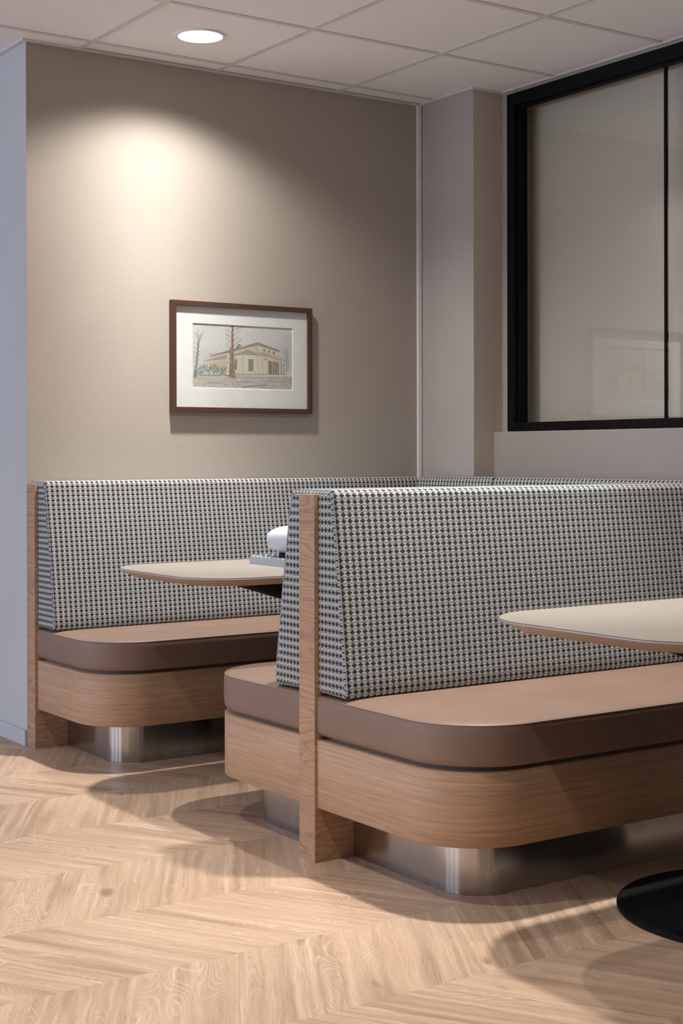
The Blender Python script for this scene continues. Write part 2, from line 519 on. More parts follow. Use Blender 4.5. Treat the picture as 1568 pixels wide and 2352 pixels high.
# glazed wall: low wall, strip left of and above the window, plain wall beyond the window
WY0, WY1 = -0.296, -4.6       # window outer left, right
WZ0, WZ1 = 1.194, 2.640
struct(box('wall_low', XLOW, X2 + 0.12, YB0, YP, -0.004, ZLOW, M['wall_lowm'], bevel=0.004), 'low painted wall under the glazed partition', 'wall')
struct(boxes('wall_right', [(X2, X2 + 0.12, WY0, YP, ZLOW, H + 0.02), (X2, X2 + 0.12, WY1, WY0, WZ1, H + 0.02), (X2, X2 + 0.12, YB0, WY1, ZLOW, H + 0.02)], M['wall_beige']), 'beige wall strip around the black window', 'wall')
# neighbouring room behind the glass
struct(box('wall_beyond', X2 + 0.1215, 2.05, -4.75, -0.16, 1.0, H + 0.02, M['wall_far']), 'beige wall seen through the glazed partition', 'wall')
# unseen remainder of the room
struct(box('wall_rear', XR0, 3.4, YB0 - 0.1, YB0, -0.004, H + 0.02, M['wall_dim']), 'wall behind the viewpoint', 'wall')
struct(box('wall_corridor', XR0, X0, YB1, YB1 + 0.1, -0.004, H + 0.02, M['wall_light']), 'wall at the corridor end', 'wall')
wl = []
ys = [YB0] + [v for p in WINDOWS for v in p] + [YB1]
for i in range(0, len(ys), 2):
    wl.append((XR0 - 0.1, XR0, ys[i], ys[i + 1], -0.004, H + 0.02))
for a_, b_ in WINDOWS:
    wl.append((XR0 - 0.1, XR0, a_, b_, -0.004, WIN_Z[0])); wl.append((XR0 - 0.1, XR0, a_, b_, WIN_Z[1], H + 0.02))
struct(boxes('wall_window_side', wl, M['wall_plain']), 'window wall on the far side of the room', 'wall')

# baseboard of the grey wall
bb = box('baseboard_left', X0 - 0.010, X0 + 0.001, YW + 0.002, YB1, 0.0, 0.060, M['wall_grey'], bevel=0.001)
struct(bb, 'low grey baseboard along the left wall', 'baseboard')

# vertical white strip in the corner
t1 = boxes('trim_1', [(X1 - 0.024, X1 - 0.004, YW - 0.014, YW, 0.98, H - 0.004)], M['white_trim'], bevel=0.001)
struct(t1, 'white vertical cable strip in the wall corner', 'trim')

# ------------------------------------------------------------------ ceiling
ceiling = struct(box('ceiling', XR0 - 0.1, 3.4, YB0 - 0.1, YB1 + 0.1, H + 0.02, H + 0.12, M['gap']), 'suspended ceiling of square white tiles', 'ceiling')
# tiles sit on the tee grid: visible face 5 mm above the flange
tg = 0.0115
V, Fc, UV = box_data(-0.2985, 0.2985, -0.2985, 0.2985, 0.0, 0.012)
tile_me = bpy.data.meshes.new('ceiling_tile'); tile_me.from_pydata(V, [], Fc); tile_me.update(); tile_me.materials.append(M['tile'])
LIGHTS = [(0.3, -0.3), (0.3, -2.1), (0.3, -3.9)]
def clip_tile(x0, x1, y0, y1, parts):
    return box('ceiling_tile', x0, x1, y0, y1, H + 0.0025, H + 0.0145, M['tile'], ceiling)
for i in range(-3, 4):
    for j in range(-2, 7):
        xa, xb = i * T, (i + 1) * T; yb, ya = -j * T, -(j + 1) * T        # ya < yb
        if i >= 0 and j < -1: continue
        xe = min(xb, X2); 
        if xa >= X2 - 0.03: continue
        if j == -1 and i >= 0:
            # cut strip between the first tee and the wall
            xe = min(xb, X1)
            if xa >= X1: continue
            box('ceiling_tile', xa + 0.0015, xe - 0.002, 0.0015, YW - 0.0265, H + 0.0025, H + 0.0145, M['tile'], ceiling); continue
        if i == 2 and j == 0:
            # tile notched round the pillar
            boxes('ceiling_tile', [(xa + 0.0015, X1 - 0.001, ya + 0.0015, yb - 0.0015, H + 0.0025, H + 0.0145), (X1 - 0.001, X2 - 0.001, ya + 0.0015, YP - 0.001, H + 0.0025, H + 0.0145)], M['tile'], ceiling); continue
        if xe < xb:
            box('ceiling_tile', xa + 0.0015, xe - 0.001, ya + 0.0015, yb - 0.0015, H + 0.0025, H + 0.0145, M['tile'], ceiling); continue
        o = bpy.data.objects.new('ceiling_tile', tile_me); C.objects.link(o); o.parent = ceiling
        o.location = ((xa + xb) / 2, (ya + yb) / 2, H + 0.0025)
# remaining ceiling field, out of sight
rest = []
XT0, XT1, YT0, YT1 = -3 * T, X2, -7 * T, 2 * T
rest += [(XR0, XT0, YB0, YB1), (XT0, 3.4, YB0, YT0), (XT0, X0, YT1, YB1), (X2 + 0.12, 3.4, YT0, YB1)]
boxes('ceiling_field', [(a, b, c, d, H + 0.0025, H + 0.0145) for a, b, c, d in rest], M['tile'], ceiling)['kind'] = 'stuff'
# tees
bw = 0.012
for i in range(-3, 4):
    x = i * T
    if x > X2: continue
    yend = 2 * T if x < X0 else YW
    box('grid_bar', x - bw, x + bw, YT0, yend, H - 0.0004, H + 0.0022, M['grid'], ceiling)
for j in range(-2, 8):
    y = -j * T
    if y > YW: xe = X0
    elif y > YP: xe = X1
    else: xe = X2
    box('grid_bar', XT0, xe, y - bw, y + bw, H - 0.0002, H + 0.0020, M['grid'], ceiling)
# wall angle trim round the edge of the ceiling, with a thin dark gap behind it
def angle(n, x0, x1, y0, y1, gap):
    o = box('trim_%d' % n, x0, x1, y0, y1, H - 0.004, H + 0.003, M['grid']); struct(o, None, 'trim'); return o
E1 = 0.022
angle(2, X0 - E1, X1, YW - E1, YW, None)['label'] = 'white ceiling angle along the beige wall'
angle(3, X0 - E1, X0, YW, YB1, None)['label'] = 'white ceiling angle along the grey side wall'
angle(4, X1 - E1, X1, YP - E1, YW - E1, None)['label'] = 'white ceiling angle on the pillar side'
angle(5, X1, X2 - E1, YP - E1, YP, None)['label'] = 'white ceiling angle on the pillar front'
angle(6, X2 - E1, X2, YB0, YP, None)['label'] = 'white ceiling angle above the black window'

# ------------------------------------------------------------------ glazed partition
win = link(bpy.data.objects.new('window_1', None)); struct(win, 'black framed glazed partition window above the low wall', 'window')
fx0, fx1, gx = X2 - 0.012, X2 + 0.065, X2 + 0.046
fw = 0.046
box('frame_stile', fx0, fx1, WY0 - fw, WY0, WZ0, WZ1, M['black_frame'], win, 0.0015)
box('frame_stile', fx0, fx1, WY1, WY1 + fw, WZ0, WZ1, M['black_frame'], win, 0.0015)
box('frame_rail', fx0, fx1, WY1 + fw, WY0 - fw, WZ1 - 0.052, WZ1, M['black_frame'], win, 0.0015)
box('frame_rail', fx0, fx1, WY1 + fw, WY0 - fw, WZ0, WZ0 + 0.037, M['black_frame'], win, 0.0015)
# glazing beads
bx = fx0 + 0.022
boxes('glazing_bead', [(bx, gx - 0.006, WY0 - fw - 0.010, WY0 - fw, WZ0 + 0.037, WZ1 - 0.052)], M['black_frame'], win, 0.001)
boxes('glazing_bead', [(bx, gx - 0.006, WY1 + fw, WY0 - fw - 0.010, WZ1 - 0.062, WZ1 - 0.052)], M['black_frame'], win, 0.001)
my = -1.157
mull = [my, my - 0.86, my - 1.72, my - 2.58]
for y in mull:
    box('mullion', gx - 0.004, gx + 0.010, y - 0.0065, y + 0.0065, WZ0 + 0.037, WZ1 - 0.052, M['black_frame'], win, 0.003)
edges = [WY0 - fw] + mull + [WY1 + fw]
for a, b in zip(edges[:-1], edges[1:]):
    box('glass_pane', gx, gx + 0.006, b + 0.002, a - 0.002, WZ0 + 0.035, WZ1 - 0.05, M['glass'], win)

# ------------------------------------------------------------------ downlights
def lamp_nodes(ld):
    ld.use_nodes = True; nt = ld.node_tree; em = nt.nodes['Emission']
    tc = nt.nodes.new('ShaderNodeTexCoord'); sp = nt.nodes.new('ShaderNodeSeparateXYZ'); ab = nt.nodes.new('ShaderNodeMath'); ab.operation = 'ABSOLUTE'
    rp = nt.nodes.new('ShaderNodeValToRGB'); e = rp.color_ramp.elements
    pts = sorted((math.cos(math.radians(a)), v) for a, v in SPOT_CURVE)
    while len(e) < len(pts): e.new(0.5)
    for i, (p, v) in enumerate(pts): e[i].position = p; e[i].color = (v, v, v, 1)
    nt.links.new(tc.outputs['Normal'], sp.inputs[0]); nt.links.new(sp.outputs[2], ab.inputs[0]); nt.links.new(ab.outputs[0], rp.inputs[0]); nt.links.new(rp.outputs[0], em.inputs['Strength'])
def downlight(x, y, label, dim=1.0):
    d = thing('downlight', label, 'ceiling light', (x, y, H), 0, 'round recessed downlights')
    lathe('trim_ring', [(0.083, 0.001), (0.0835, -0.0035), (0.092, -0.0035), (0.0935, -0.001), (0.0935, 0.003), (0.083, 0.003)][::-1], M['white_trim'], d, 64)
    lathe('diffuser', [(0.0835, -0.0015), (0.0835, 0.0025)], M['lamp_disc'], d, 64)
    ld = bpy.data.lights.new('downlight_beam', 'SPOT'); ld.energy = SPOT_W * dim; ld.color = SPOT_COL
    ld.spot_size = SPOT_ANGLE; ld.spot_blend = 0.0; ld.shadow_soft_size = 0.045
    lamp_nodes(ld)
    lo = link(bpy.data.objects.new('downlight_beam', ld), d); lo.location = (0, 0, -0.012)
    return d
downlight(0.3, -0.3, 'round white recessed downlight in the ceiling above the picture')
downlight(0.3, -2.1, 'round recessed downlight over the double bench')
downlight(-1.5, -2.1, 'round recessed downlight over the aisle beside the double bench', 0.6)
downlight(-1.5, -4.5, 'round recessed downlight over the aisle nearest the viewpoint', 0.7)
downlight(0.3, -4.5, 'round recessed downlight over the nearest booth')

# ------------------------------------------------------------------ booth benches
def backrest(parent, x0, x1, yb, s, d_bot, d_top, t_cap, ztop=0.998, zbot=0.451):
    """upholstered wedge; yb = panel face, s = -1 opens to -y; t_cap = how far the top reaches over the panel"""
    r = 0.020
    prof = [(0.0, zbot + 0.004), (d_bot - 0.012, zbot), (d_bot - 0.002, zbot + 0.006), (d_bot, zbot + 0.016)]
    n = 14
    for i in range(1, n):
        k = i / n
        z = zbot + 0.016 + (ztop - r - zbot - 0.016) * k
        puff = 0.004 * math.sin(math.pi * k)
        prof.append((d_bot + (d_top - d_bot) * k + puff, z))
    for i in range(7):
        a = i / 6 * math.pi / 2
        prof.append((d_top - r + r * math.cos(a), ztop - r + r * math.sin(a)))
    prof += [(-t_cap, ztop), (-t_cap, 0.988), (0.0, 0.988)]
    m = len(prof)
    P = [(yb + s * a, z) for a, z in prof]
    arc = [0.0]
    for i in range(m): 
        a, b = prof[i], prof[(i + 1) % m]; arc.append(arc[-1] + math.hypot(b[0] - a[0], b[1] - a[1]))
    # rings along x with a rounded end
    cy = sum(p[0] for p in prof) / m; cz = (zbot + ztop) / 2
    def ring(inset):
        out = []
        for a, z in prof:
            aa = a; zz = z
            if a > 0.02: aa = a - inset
            if z > ztop - 0.03: zz = z - inset
            elif z < zbot + 0.02: zz = z + inset * 0.6
            out.append((yb + s * aa, zz))
        return out
    st = [(x0, 0.012), (x0 + 0.002, 0.006), (x0 + 0.006, 0.002), (x0 + 0.012, 0.0)]
    nx = 8
    st += [(x0 + 0.012 + (x1 - x0 - 0.012) * i / nx, 0.0) for i in range(1, nx + 1)]
    V, Fc, UV = [], [], []
    for x, ins in st:
        V += [(x, p[0], p[1]) for p in ring(ins)]
    for k in range(len(st) - 1):
        for i in range(m):
            j = (i + 1) % m
            q = (k * m + i, k * m + j, (k + 1) * m + j, (k + 1) * m + i)
            u = [(st[k][0], arc[i]), (st[k][0], arc[i + 1]), (st[k + 1][0], arc[i + 1]), (st[k + 1][0], arc[i])]
            if s > 0: q = q[::-1]; u = u[::-1]
            Fc.append(q[::-1]); UV.append(u[::-1])
    e = ring(st[0][1])
    f = tuple(range(m)); uu = [(p[1], p[0]) for p in e]
    if s > 0: f = f[::-1]; uu = uu[::-1]
    Fc.append(f); UV.append(uu)
    t = (len(st) - 1) * m
    f = tuple(t + i for i in range(m))[::-1]; uu = [(p[1], p[0]) for p in ring(0)][::-1]
    if s > 0: f = f[::-1]; uu = uu[::-1]
    Fc.append(f); UV.append(uu)
    o = mesh_obj('backrest', V, Fc, M['fabric'], parent, UV, autosm=35)
    # stitched seam along the front edge of the end face
    pts = [(x0 + 0.0035, p[0], p[1]) for p in ring(0.0035)[3:17 + 3]]
    tube('edge_seam', pts, 0.0013, M['fabric_seam'], o, 6)
    return o

def seat(parent, x0, x1, yb, s, depth, R=0.21, z0=0.339, z1=0.446):
    yf = yb + s * depth
    def o(i, extra=0.0): return outline(x0 + i, x1, yb, yf - s * i, max(R - i, 0.01), 14)
    rings = [(o(0.020), z0), (o(0.008), z0 + 0.003), (o(0.002), z0 + 0.011), (o(0.0), z0 + 0.025), (o(0.0), z1 - 0.030), (o(0.001), z1 - 0.012), (o(0.004), z1 - 0.005),
             (o(0.009), z1 - 0.0015), (o(0.018), z1 + 0.0005), (o(0.05), z1 + 0.004), (o(0.11), z1 + 0.006)]
    c = loft('seat_cushion', rings, M['leather'], parent, smooth=False, autosm=50)
    L = o(0.0035)
    if s > 0: L = L[::-1]
    pts = [(p[0], p[1], z1 - 0.0045) for p in L[:-1]]
    tube('stitched_seam', pts, 0.0016, M['seam'], c, 6)
    g = outline(x0 + 0.032, x1, yb, yf - s * 0.032, R - 0.03, 12)
    loft('recess_board', [(g, 0.327), (g, z0 + 0.006)], M['recess'], parent, autosm=50)
    return c

def base(parent, x0, x1, yb, s, depth, R=0.20, plinth_in=0.118, plinth_R=0.10):
    yf = yb + s * depth
    a = outline(x0, x1, yb, yf, R, 16); b = outline(x0 + 0.0015, x1, yb, yf - s * 0.0015, R - 0.0015, 16)
    loft('apron', [(b, 0.1465), (a, 0.148), (a, 0.3265), (b, 0.328)], M['oak'], parent, autosm=50)
    px = x0 + plinth_in
    p = outline(px, x1, yb, yf - s * 0.102, plinth_R, 14)
    loft('plinth', [(p, 0.0005), (p, 0.1475)], M['steel'], parent, autosm=50)

M['fabric_seam'] = plain('seam_thread', (0.36, 0.39, 0.42), 0.8)
XE = 1.635        # bench run ends at the wall
# --- bench on the beige wall
b1 = thing('booth_bench', 'L-shaped booth bench against the beige wall under the picture', 'bench', (0, 0, 0))
box('end_panel', X0 + 0.0002, XE - 0.01, YR, YW - 0.002, 0.0, 0.986, M['oak_panel'], b1, 0.0012)
backrest(b1, X0 + 0.014, 1.527, YR, -1, 0.152, 0.067, 0.068)
seat(b1, X0 + 0.0075, XE - 0.05, YR, -1, 0.555)
base(b1, X0 + 0.0115, XE - 0.06, YR, -1, 0.547)

# --- double bench
def double_bench(yq, label, loc_y):
    b = thing('double_booth_bench', label, 'bench', (0, loc_y, 0))
    xq = -0.217
    box('end_panel', xq, 1.74, YQ, YQ + TQ, 0.0, 0.986, M['oak_panel'], b, 0.0012)
    backrest(b, xq + 0.0145, 1.74, YQ, -1, 0.132, 0.068, TQ / 2 + 0.0005)
    backrest(b, xq + 0.0145, 1.43, YQ + TQ, 1, 0.152, 0.068, TQ / 2 + 0.0005)
    seat(b, xq + 0.0075, 1.74, YQ, -1, 0.612)
    seat(b, xq + 0.0075, 1.42, YQ + TQ, 1, 0.575)
    base(b, xq + 0.0085, 1.74, YQ, -1, 0.598)
    base(b, xq + 0.0085, 1.42, YQ + TQ, 1, 0.565)
    return b
double_bench(YQ, 'large double booth bench in front with oak end panel between two seats', 0.0)
double_bench(YQ, 'next double booth bench along the row, just right of the view', -1.90)

# --- short return of the wall bench round the corner, then the bench along the glazed wall
def turned(o, ox, oy):
    me = o.data
    for v in me.vertices:
        x, y = v.co.x, v.co.y; v.co.x = ox + y; v.co.y = oy - x
    me.update()
    for c in o.children: turned(c, ox, oy)
turned(backrest(b1, 0.0, 0.50, 0.0, -1, 0.135, 0.067, 0.044, 1.002), XE - 0.045, -0.02)
b2 = thing('side_booth_bench', 'short side bench under the black framed window, mostly hidden behind the double bench', 'bench', (XE - 0.045, -0.5225, 0), -math.pi / 2)
box('end_panel', 0.0, 1.17, 0.0, 0.045, 0.0, 0.986, M['oak_panel'], b2, 0.001)
bk = backrest(b2, -0.001, 1.17, 0.0, -1, 0.135, 0.067, 0.044, 1.002)
seat(b2, 0.002, 0.655, 0.0, -1, 0.50, 0.03)
base(b2, 0.002, 0.655, 0.0, -1, 0.49, 0.03, 0.02, 0.02)

# ------------------------------------------------------------------ tables
def rrect(hx, hy, r, n=12, bulge=0.0):
    pts = []
    for cx, cy, a0 in ((hx - r, hy - r, 0), (-hx + r, hy - r, 90), (-hx + r, -hy + r, 180), (hx - r, -hy + r, 270)):
        for i in range(n + 1):
            a = math.radians(a0 + 90 * i / n)
            pts.append((cx + r * math.cos(a), cy + r * math.sin(a)))
    return pts
def table(x, y, label, foot_x=0.0, foot_r=0.33):
    t = thing('pedestal_table', label, 'table', (x, y, 0), 0, 'beige booth tables')
    z = 0.713; hx, hy, r = 0.60, 0.355, 0.185
    o = lambda i: rrect(hx - i, hy - i, r - i * 0.6)
    top = loft('tabletop', [(o(0.0015), z - 0.0035), (o(0.0), z - 0.002), (o(0.0), z - 0.0012), (o(0.0012), z)], M['tabletop'], t, autosm=40)
    loft('edge_band', [(o(0.004), z - 0.0085), (o(0.0), z - 0.0065), (o(0.0), z - 0.0035)], M['tableedge'], top, autosm=40)
    loft('bevelled_underside', [(o(0.058), z - 0.0298), (o(0.042), z - 0.0300), (o(0.004), z - 0.0085)], M['tablebevel'], top, autosm=30, cap_bottom=False)
    loft('underside_board', [(o(0.060), z - 0.0303), (o(0.0595), z - 0.0290)], M['black'], top, autosm=30)
    lathe('support_cone', [(0.035, z - 0.150), (0.045, z - 0.148), (0.365, z - 0.050), (0.370, z - 0.0305)], M['black'], t, 72, 30, foot_x, 0, 0.56)
    lathe('column', [(0.038, 0.02), (0.038, z - 0.145)], M['black'], t, 40, 30, foot_x)
    lathe('foot_disc', [(foot_r - 0.005, 0.0), (foot_r, 0.002), (foot_r, 0.010), (foot_r - 0.004, 0.0135), (0.10, 0.0165), (0.05, 0.020)], M['black'], t, 96, 25, foot_x)
    return t
table(0.405, -0.845, 'beige rounded table in the far booth carrying the white lamp', 0.06, 0.29)
table(0.42, -2.80, 'beige rounded table in the near booth at the right edge')

# ------------------------------------------------------------------ tray and lamp on the far table
TZ = 0.713
tr = thing('scalloped_tray', 'grey blue tray with a scalloped rim on the far table', 'tray', (0.405, -0.85, TZ))
def scallop_side(name, a, b, parent, th=0.010, h0=0.022, n=None):
    """upright board from a to b with a row of half-round bumps on top"""
    a = Vector((*a, 0)); b = Vector((*b, 0)); L = (b - a).length; d = (b - a) / L; nrm = Vector((-d.y, d.x, 0))
    n = n or max(2, round(L / 0.0265)); w_ = L / n
    prof = [(0, 0)]
    prof = [(0.0, 0.0), (L, 0.0)]
    top = []
    for k in range(n):
        for i in range(9):
            t = i / 8
            top.append((k * w_ + t * w_, h0 + 0.0085 * math.sqrt(max(0, 1 - (2 * t - 1) ** 2))))
    prof += top[::-1]
    m = len(prof); V = []
    for off in (0, th):
        V += [a + d * p[0] + nrm * off + Vector((0, 0, p[1])) for p in prof]
    Fc = [tuple(range(m)), tuple(m + i for i in range(m))[::-1]]
    for i in range(m):
        j = (i + 1) % m; Fc.append((i, m + i, m + j, j))
    return mesh_obj(name, V, Fc, M['tray'], parent)
tw, tl = 0.136, 0.150
box('tray_floor', -tw + 0.0102, tw - 0.0102, -tl + 0.0102, tl - 0.0102, 0.0, 0.006, M['tray'], tr)
scallop_side('rim', (-tw, tl), (-tw, -tl), tr)
scallop_side('rim', (-tw + 0.0101, -tl), (tw - 0.0101, -tl), tr)
scallop_side('rim', (tw, -tl), (tw, tl), tr)
scallop_side('rim', (tw - 0.0101, tl), (-tw + 0.0101, tl), tr)
lm = thing('table_lamp', 'white rounded lamp on a black foot standing in the tray', 'lamp', (0.405, -0.85, TZ + 0.006))
lathe('foot', [(0.086, 0.0), (0.090, 0.002), (0.094, 0.034)], M['black'], lm, 48, 30)
pr = []
for i in range(25):
    a = -math.pi / 2 + math.pi * i / 24
    ca, sa = math.cos(a), math.sin(a)
    r = 0.134 * abs(ca) ** 0.70; z = 0.0815 + 0.0490 * (abs(sa) ** 0.72) * (1 if sa > 0 else -1)
    pr.append((max(r, 0.001), z))
lathe('shade', pr, M['lamp_white'], lm, 96, 60)

# ------------------------------------------------------------------ framed picture
pf = thing('framed_picture', 'framed drawing of a pale villa with bare trees on the beige wall', 'picture', (0, YW, 0))
PX0, PX1, PZ0, PZ1 = 0.388, 1.056, 1.2675, 1.7145
fd, fb = 0.026, 0.020
def frame_bar(x0, z0, x1, z1, inner):
    """mitred bar; points listed outer then inner"""
    (ox0, oz0), (ox1, oz1), (ix1, iz1), (ix0, iz0) = x0, z0, x1, z1
    return None
def bar(q):
    V = [(x, -fd, z) for x, z in q] + [(x, -0.001, z) for x, z in q]
    Fc = [(0, 1, 2, 3), (7, 6, 5, 4), (0, 4, 5, 1), (1, 5, 6, 2), (2, 6, 7, 3), (3, 7, 4, 0)]
    horizontal = abs(q[0][0] - q[1][0]) > abs(q[0][1] - q[1][1])
    uv = []
    for f in Fc:
        uv.append([(V[i][0], V[i][2] + V[i][1]) if horizontal else (V[i][2], V[i][0] + V[i][1]) for i in f])
    mesh_obj('frame_bar', V, Fc, M['frame_wood'], pf, uv, bevel=0.0008)
A = [(PX0, PZ0), (PX1, PZ0), (PX1, PZ1), (PX0, PZ1)]
B = [(PX0 + fb, PZ0 + fb), (PX1 - fb, PZ0 + fb), (PX1 - fb, PZ1 - fb), (PX0 + fb, PZ1 - fb)]
bar([A[0], A[1], B[1], B[0]]); bar([A[1], A[2], B[2], B[1]]); bar([A[2], A[3], B[3], B[2]]); bar([A[3], A[0], B[0], B[3]])
QX0, QX1, QZ0, QZ1 = 0.488, 0.966, 1.366, 1.627
# mat board with its opening (bevelled edge)
mo = [(PX0 + fb, PZ0 + fb), (PX1 - fb, PZ0 + fb), (PX1 - fb, PZ1 - fb), (PX0 + fb, PZ1 - fb)]
mi = [(QX0, QZ0), (QX1, QZ0), (QX1, QZ1), (QX0, QZ1)]
mb = [(QX0 + 0.002, QZ0 + 0.002), (QX1 - 0.002, QZ0 + 0.002), (QX1 - 0.002, QZ1 - 0.002), (QX0 + 0.002, QZ1 - 0.002)]
V = [(x, -0.013, z) for x, z in mo] + [(x, -0.013, z) for x, z in mi] + [(x, -0.010, z) for x, z in mb]
Fc = []
for k in (0, 4):
    for i in range(4):
        j = (i + 1) % 4; Fc.append((k + i, k + j, k + 4 + j, k + 4 + i))
mesh_obj('mat_board', V, Fc, M['mat'], pf)
box('glass_sheet', PX0 + fb, PX1 - fb, -0.0195, -0.0180, PZ0 + fb, PZ1 - fb, M['pic_glass'], pf)

# the drawing: painted into the colour attribute of a fine flat grid
def drawing(nx=300, nz=164):
    rs = np.random.RandomState(3)
    # work in pixel space of the sketch (1345 x 845), u right, v down
    U, Vv = np.meshgrid((np.arange(nx) + 0.5) / nx * 1345, (np.arange(nz) + 0.5) / nz * 845)
    def smooth_noise(sx, sy, seed):
        r = np.random.RandomState(seed); gx_, gy_ = int(1345 / sx) + 3, int(845 / sy) + 3
        g = r.rand(gy_, gx_); x = U / sx; y = Vv / sy; i = x.astype(int); j = y.astype(int); fx = x - i; fy = y - j
        fx = fx * fx * (3 - 2 * fx); fy = fy * fy * (3 - 2 * fy)
        return (g[j, i] * (1 - fx) + g[j, i + 1] * fx) * (1 - fy) + (g[j + 1, i] * (1 - fx) + g[j + 1, i + 1] * fx) * fy
    img = np.zeros((nz, nx, 3))
    sky = np.array([206, 205, 206.]); blue = np.array([178, 190, 200.]); warm = np.array([218, 205, 192.])
    a = smooth_noise(260, 140, 1)[..., None]; b = smooth_noise(170, 120, 2)[..., None]
    img[:] = sky; img += (blue - sky) * np.clip((a - 0.5) * 1.6, 0, 1); img += (warm - sky) * np.clip((b - 0.55) * 2, 0, 1) * 0.7
    st = np.sin((U * 0.5 + Vv) * 0.16 + smooth_noise(90, 60, 5) * 9) * smooth_noise(130, 90, 6)
    img += (st * 3)[..., None]; img += 6
    def conv(p):  # crop coordinates -> sketch space
        x, y = p; return (x - 75, (y - (68 + 0.0476 * (x - 80))) * 845 / (862 - 0.028 * (x - 80)))
    def poly(pts, col, al=1.0, tex=6):
        P = [conv(p) for p in pts]; inside = np.zeros(U.shape, bool); n = len(P)
        for i in range(n):
            x1, y1 = P[i]; x2, y2 = P[(i + 1) % n]
            if y1 == y2: continue
            c = ((y1 > Vv) != (y2 > Vv)) & (U < (x2 - x1) * (Vv - y1) / (y2 - y1) + x1); inside ^= c
        t = (smooth_noise(14, 22, int(pts[0][0])) - 0.5)[..., None] * tex * 2
        img[inside] = (img * (1 - al) + (np.array(col) + t) * al)[inside]
    def line(pts, wd, col, al=1.0):
        P = [conv(p) for p in pts]
        for (x1, y1), (x2, y2) in zip(P[:-1], P[1:]):
            dx, dy = x2 - x1, y2 - y1; L2 = dx * dx + dy * dy + 1e-6
            t = np.clip(((U - x1) * dx + (Vv - y1) * dy) / L2, 0, 1)
            d = np.hypot(U - x1 - t * dx, Vv - y1 - t * dy)
            m = (np.clip((wd / 2 + 2.5 - d) / 4, 0, 1) * al)[..., None]
            img[:] = img * (1 - m) + np.array(col) * m
    cream = (212, 202, 180); cream2 = (200, 188, 165); dark = (92, 84, 76); grey = (140, 134, 128)
    # ground
    poly([(60, 740), (1430, 770), (1430, 980), (60, 980)], (192, 186, 181), 1, 16)
    g = np.sin(Vv * 0.33 + smooth_noise(160, 30, 9) * 7) * smooth_noise(120, 24, 11)
    gm = np.clip((Vv - 700) / 40, 0, 1) * g
    img -= (np.clip(gm, 0, 1) * 60)[..., None] * np.array([1, 0.98, 0.95])
    # upper block, side and front
    poly([(340, 500), (930, 352), (935, 500), (560, 560), (340, 560)], cream2)
    poly([(932, 352), (1232, 445), (1232, 510), (932, 470)], cream)
    # low wing on the left
    poly([(205, 565), (345, 545), (540, 520), (540, 740), (205, 700)], (206, 188, 168))
    poly([(200, 575), (350, 535), (520, 490), (540, 545), (350, 565)], (150, 140, 142), 0.9)
    poly([(298, 465), (330, 465), (332, 525), (298, 535)], (190, 160, 130))
    for k in range(6): line([(370 + k * 30, 580 - k * 3), (372 + k * 30, 690)], 7, (150, 130, 112), 0.7)
    # centre wing
    poly([(520, 515), (742, 480), (742, 745), (640, 748), (530, 722)], cream)
    poly([(742, 480), (945, 490), (945, 742), (742, 745)], (216, 207, 188))
    poly([(640, 480), (800, 420), (935, 475), (935, 492), (740, 482), (640, 498)], (158, 150, 148))
    line([(640, 490), (745, 478), (940, 492)], 6, dark, 0.7); line([(740, 470), (800, 420), (935, 478)], 6, dark, 0.6)
    # portico block
    poly([(945, 470), (1005, 462), (1330, 552), (1330, 570), (1005, 505), (945, 495)], (178, 165, 142))
    poly([(945, 495), (1008, 500), (1328, 565), (1326, 748), (1008, 760), (945, 745)], cream)
    line([(945, 462), (1010, 458), (1290, 520)], 6, dark, 0.75); line([(945, 492), (1010, 502), (1330, 566)], 5, dark, 0.6)
    poly([(1082, 562), (1232, 585), (1232, 748), (1082, 750)], (112, 102, 92), 0.9)
    for x in (1138, 1168, 1203): poly([(x, 570), (x + 13, 572), (x + 13, 748), (x, 748)], (186, 168, 140), 0.9)
    for x in (1258, 1295): poly([(x, 600), (x + 12, 602), (x + 12, 740), (x, 740)], (120, 110, 98), 0.8)
    line([(1035, 545), (1060, 550)], 16, (120, 105, 90), 0.8); line([(1250, 582), (1268, 585)], 14, (130, 112, 96), 0.7)
    # roofs
    poly([(320, 497), (720, 388), (945, 320), (1240, 430), (1236, 444), (945, 352), (345, 505)], (136, 130, 124))
    line([(320, 498), (945, 322), (1240, 432)], 7, dark, 0.75); line([(345, 507), (945, 354), (1236, 446)], 4, dark, 0.7)
    line([(932, 350), (940, 745)], 4, dark, 0.6); line([(742, 485), (742, 745)], 4, dark, 0.45); line([(1006, 500), (1008, 755)], 4, dark, 0.45)
    # windows
    poly([(815, 552), (880, 552), (876, 702), (815, 702)], (128, 120, 112)); line([(810, 550), (888, 552)], 7, dark, 0.8); line([(847, 556), (846, 700)], 5, (175, 165, 150), 0.7); line([(815, 702), (880, 702)], 5, dark, 0.7); line([(815, 552), (815, 702)], 4, dark, 0.6); line([(880, 552), (877, 702)], 4, dark, 0.6)
    poly([(630, 545), (658, 545), (658, 690), (630, 690)], (120, 114, 108))
    for x, y in ((1028, 425), (1095, 440), (1160, 458)): poly([(x - 13, y - 18), (x + 13, y - 14), (x + 13, y + 18), (x - 13, y + 14)], (124, 100, 78))
    line([(640, 748), (1330, 745)], 10, (110, 100, 95), 0.6); line([(640, 790), (1420, 800)], 9, (105, 96, 92), 0.5)
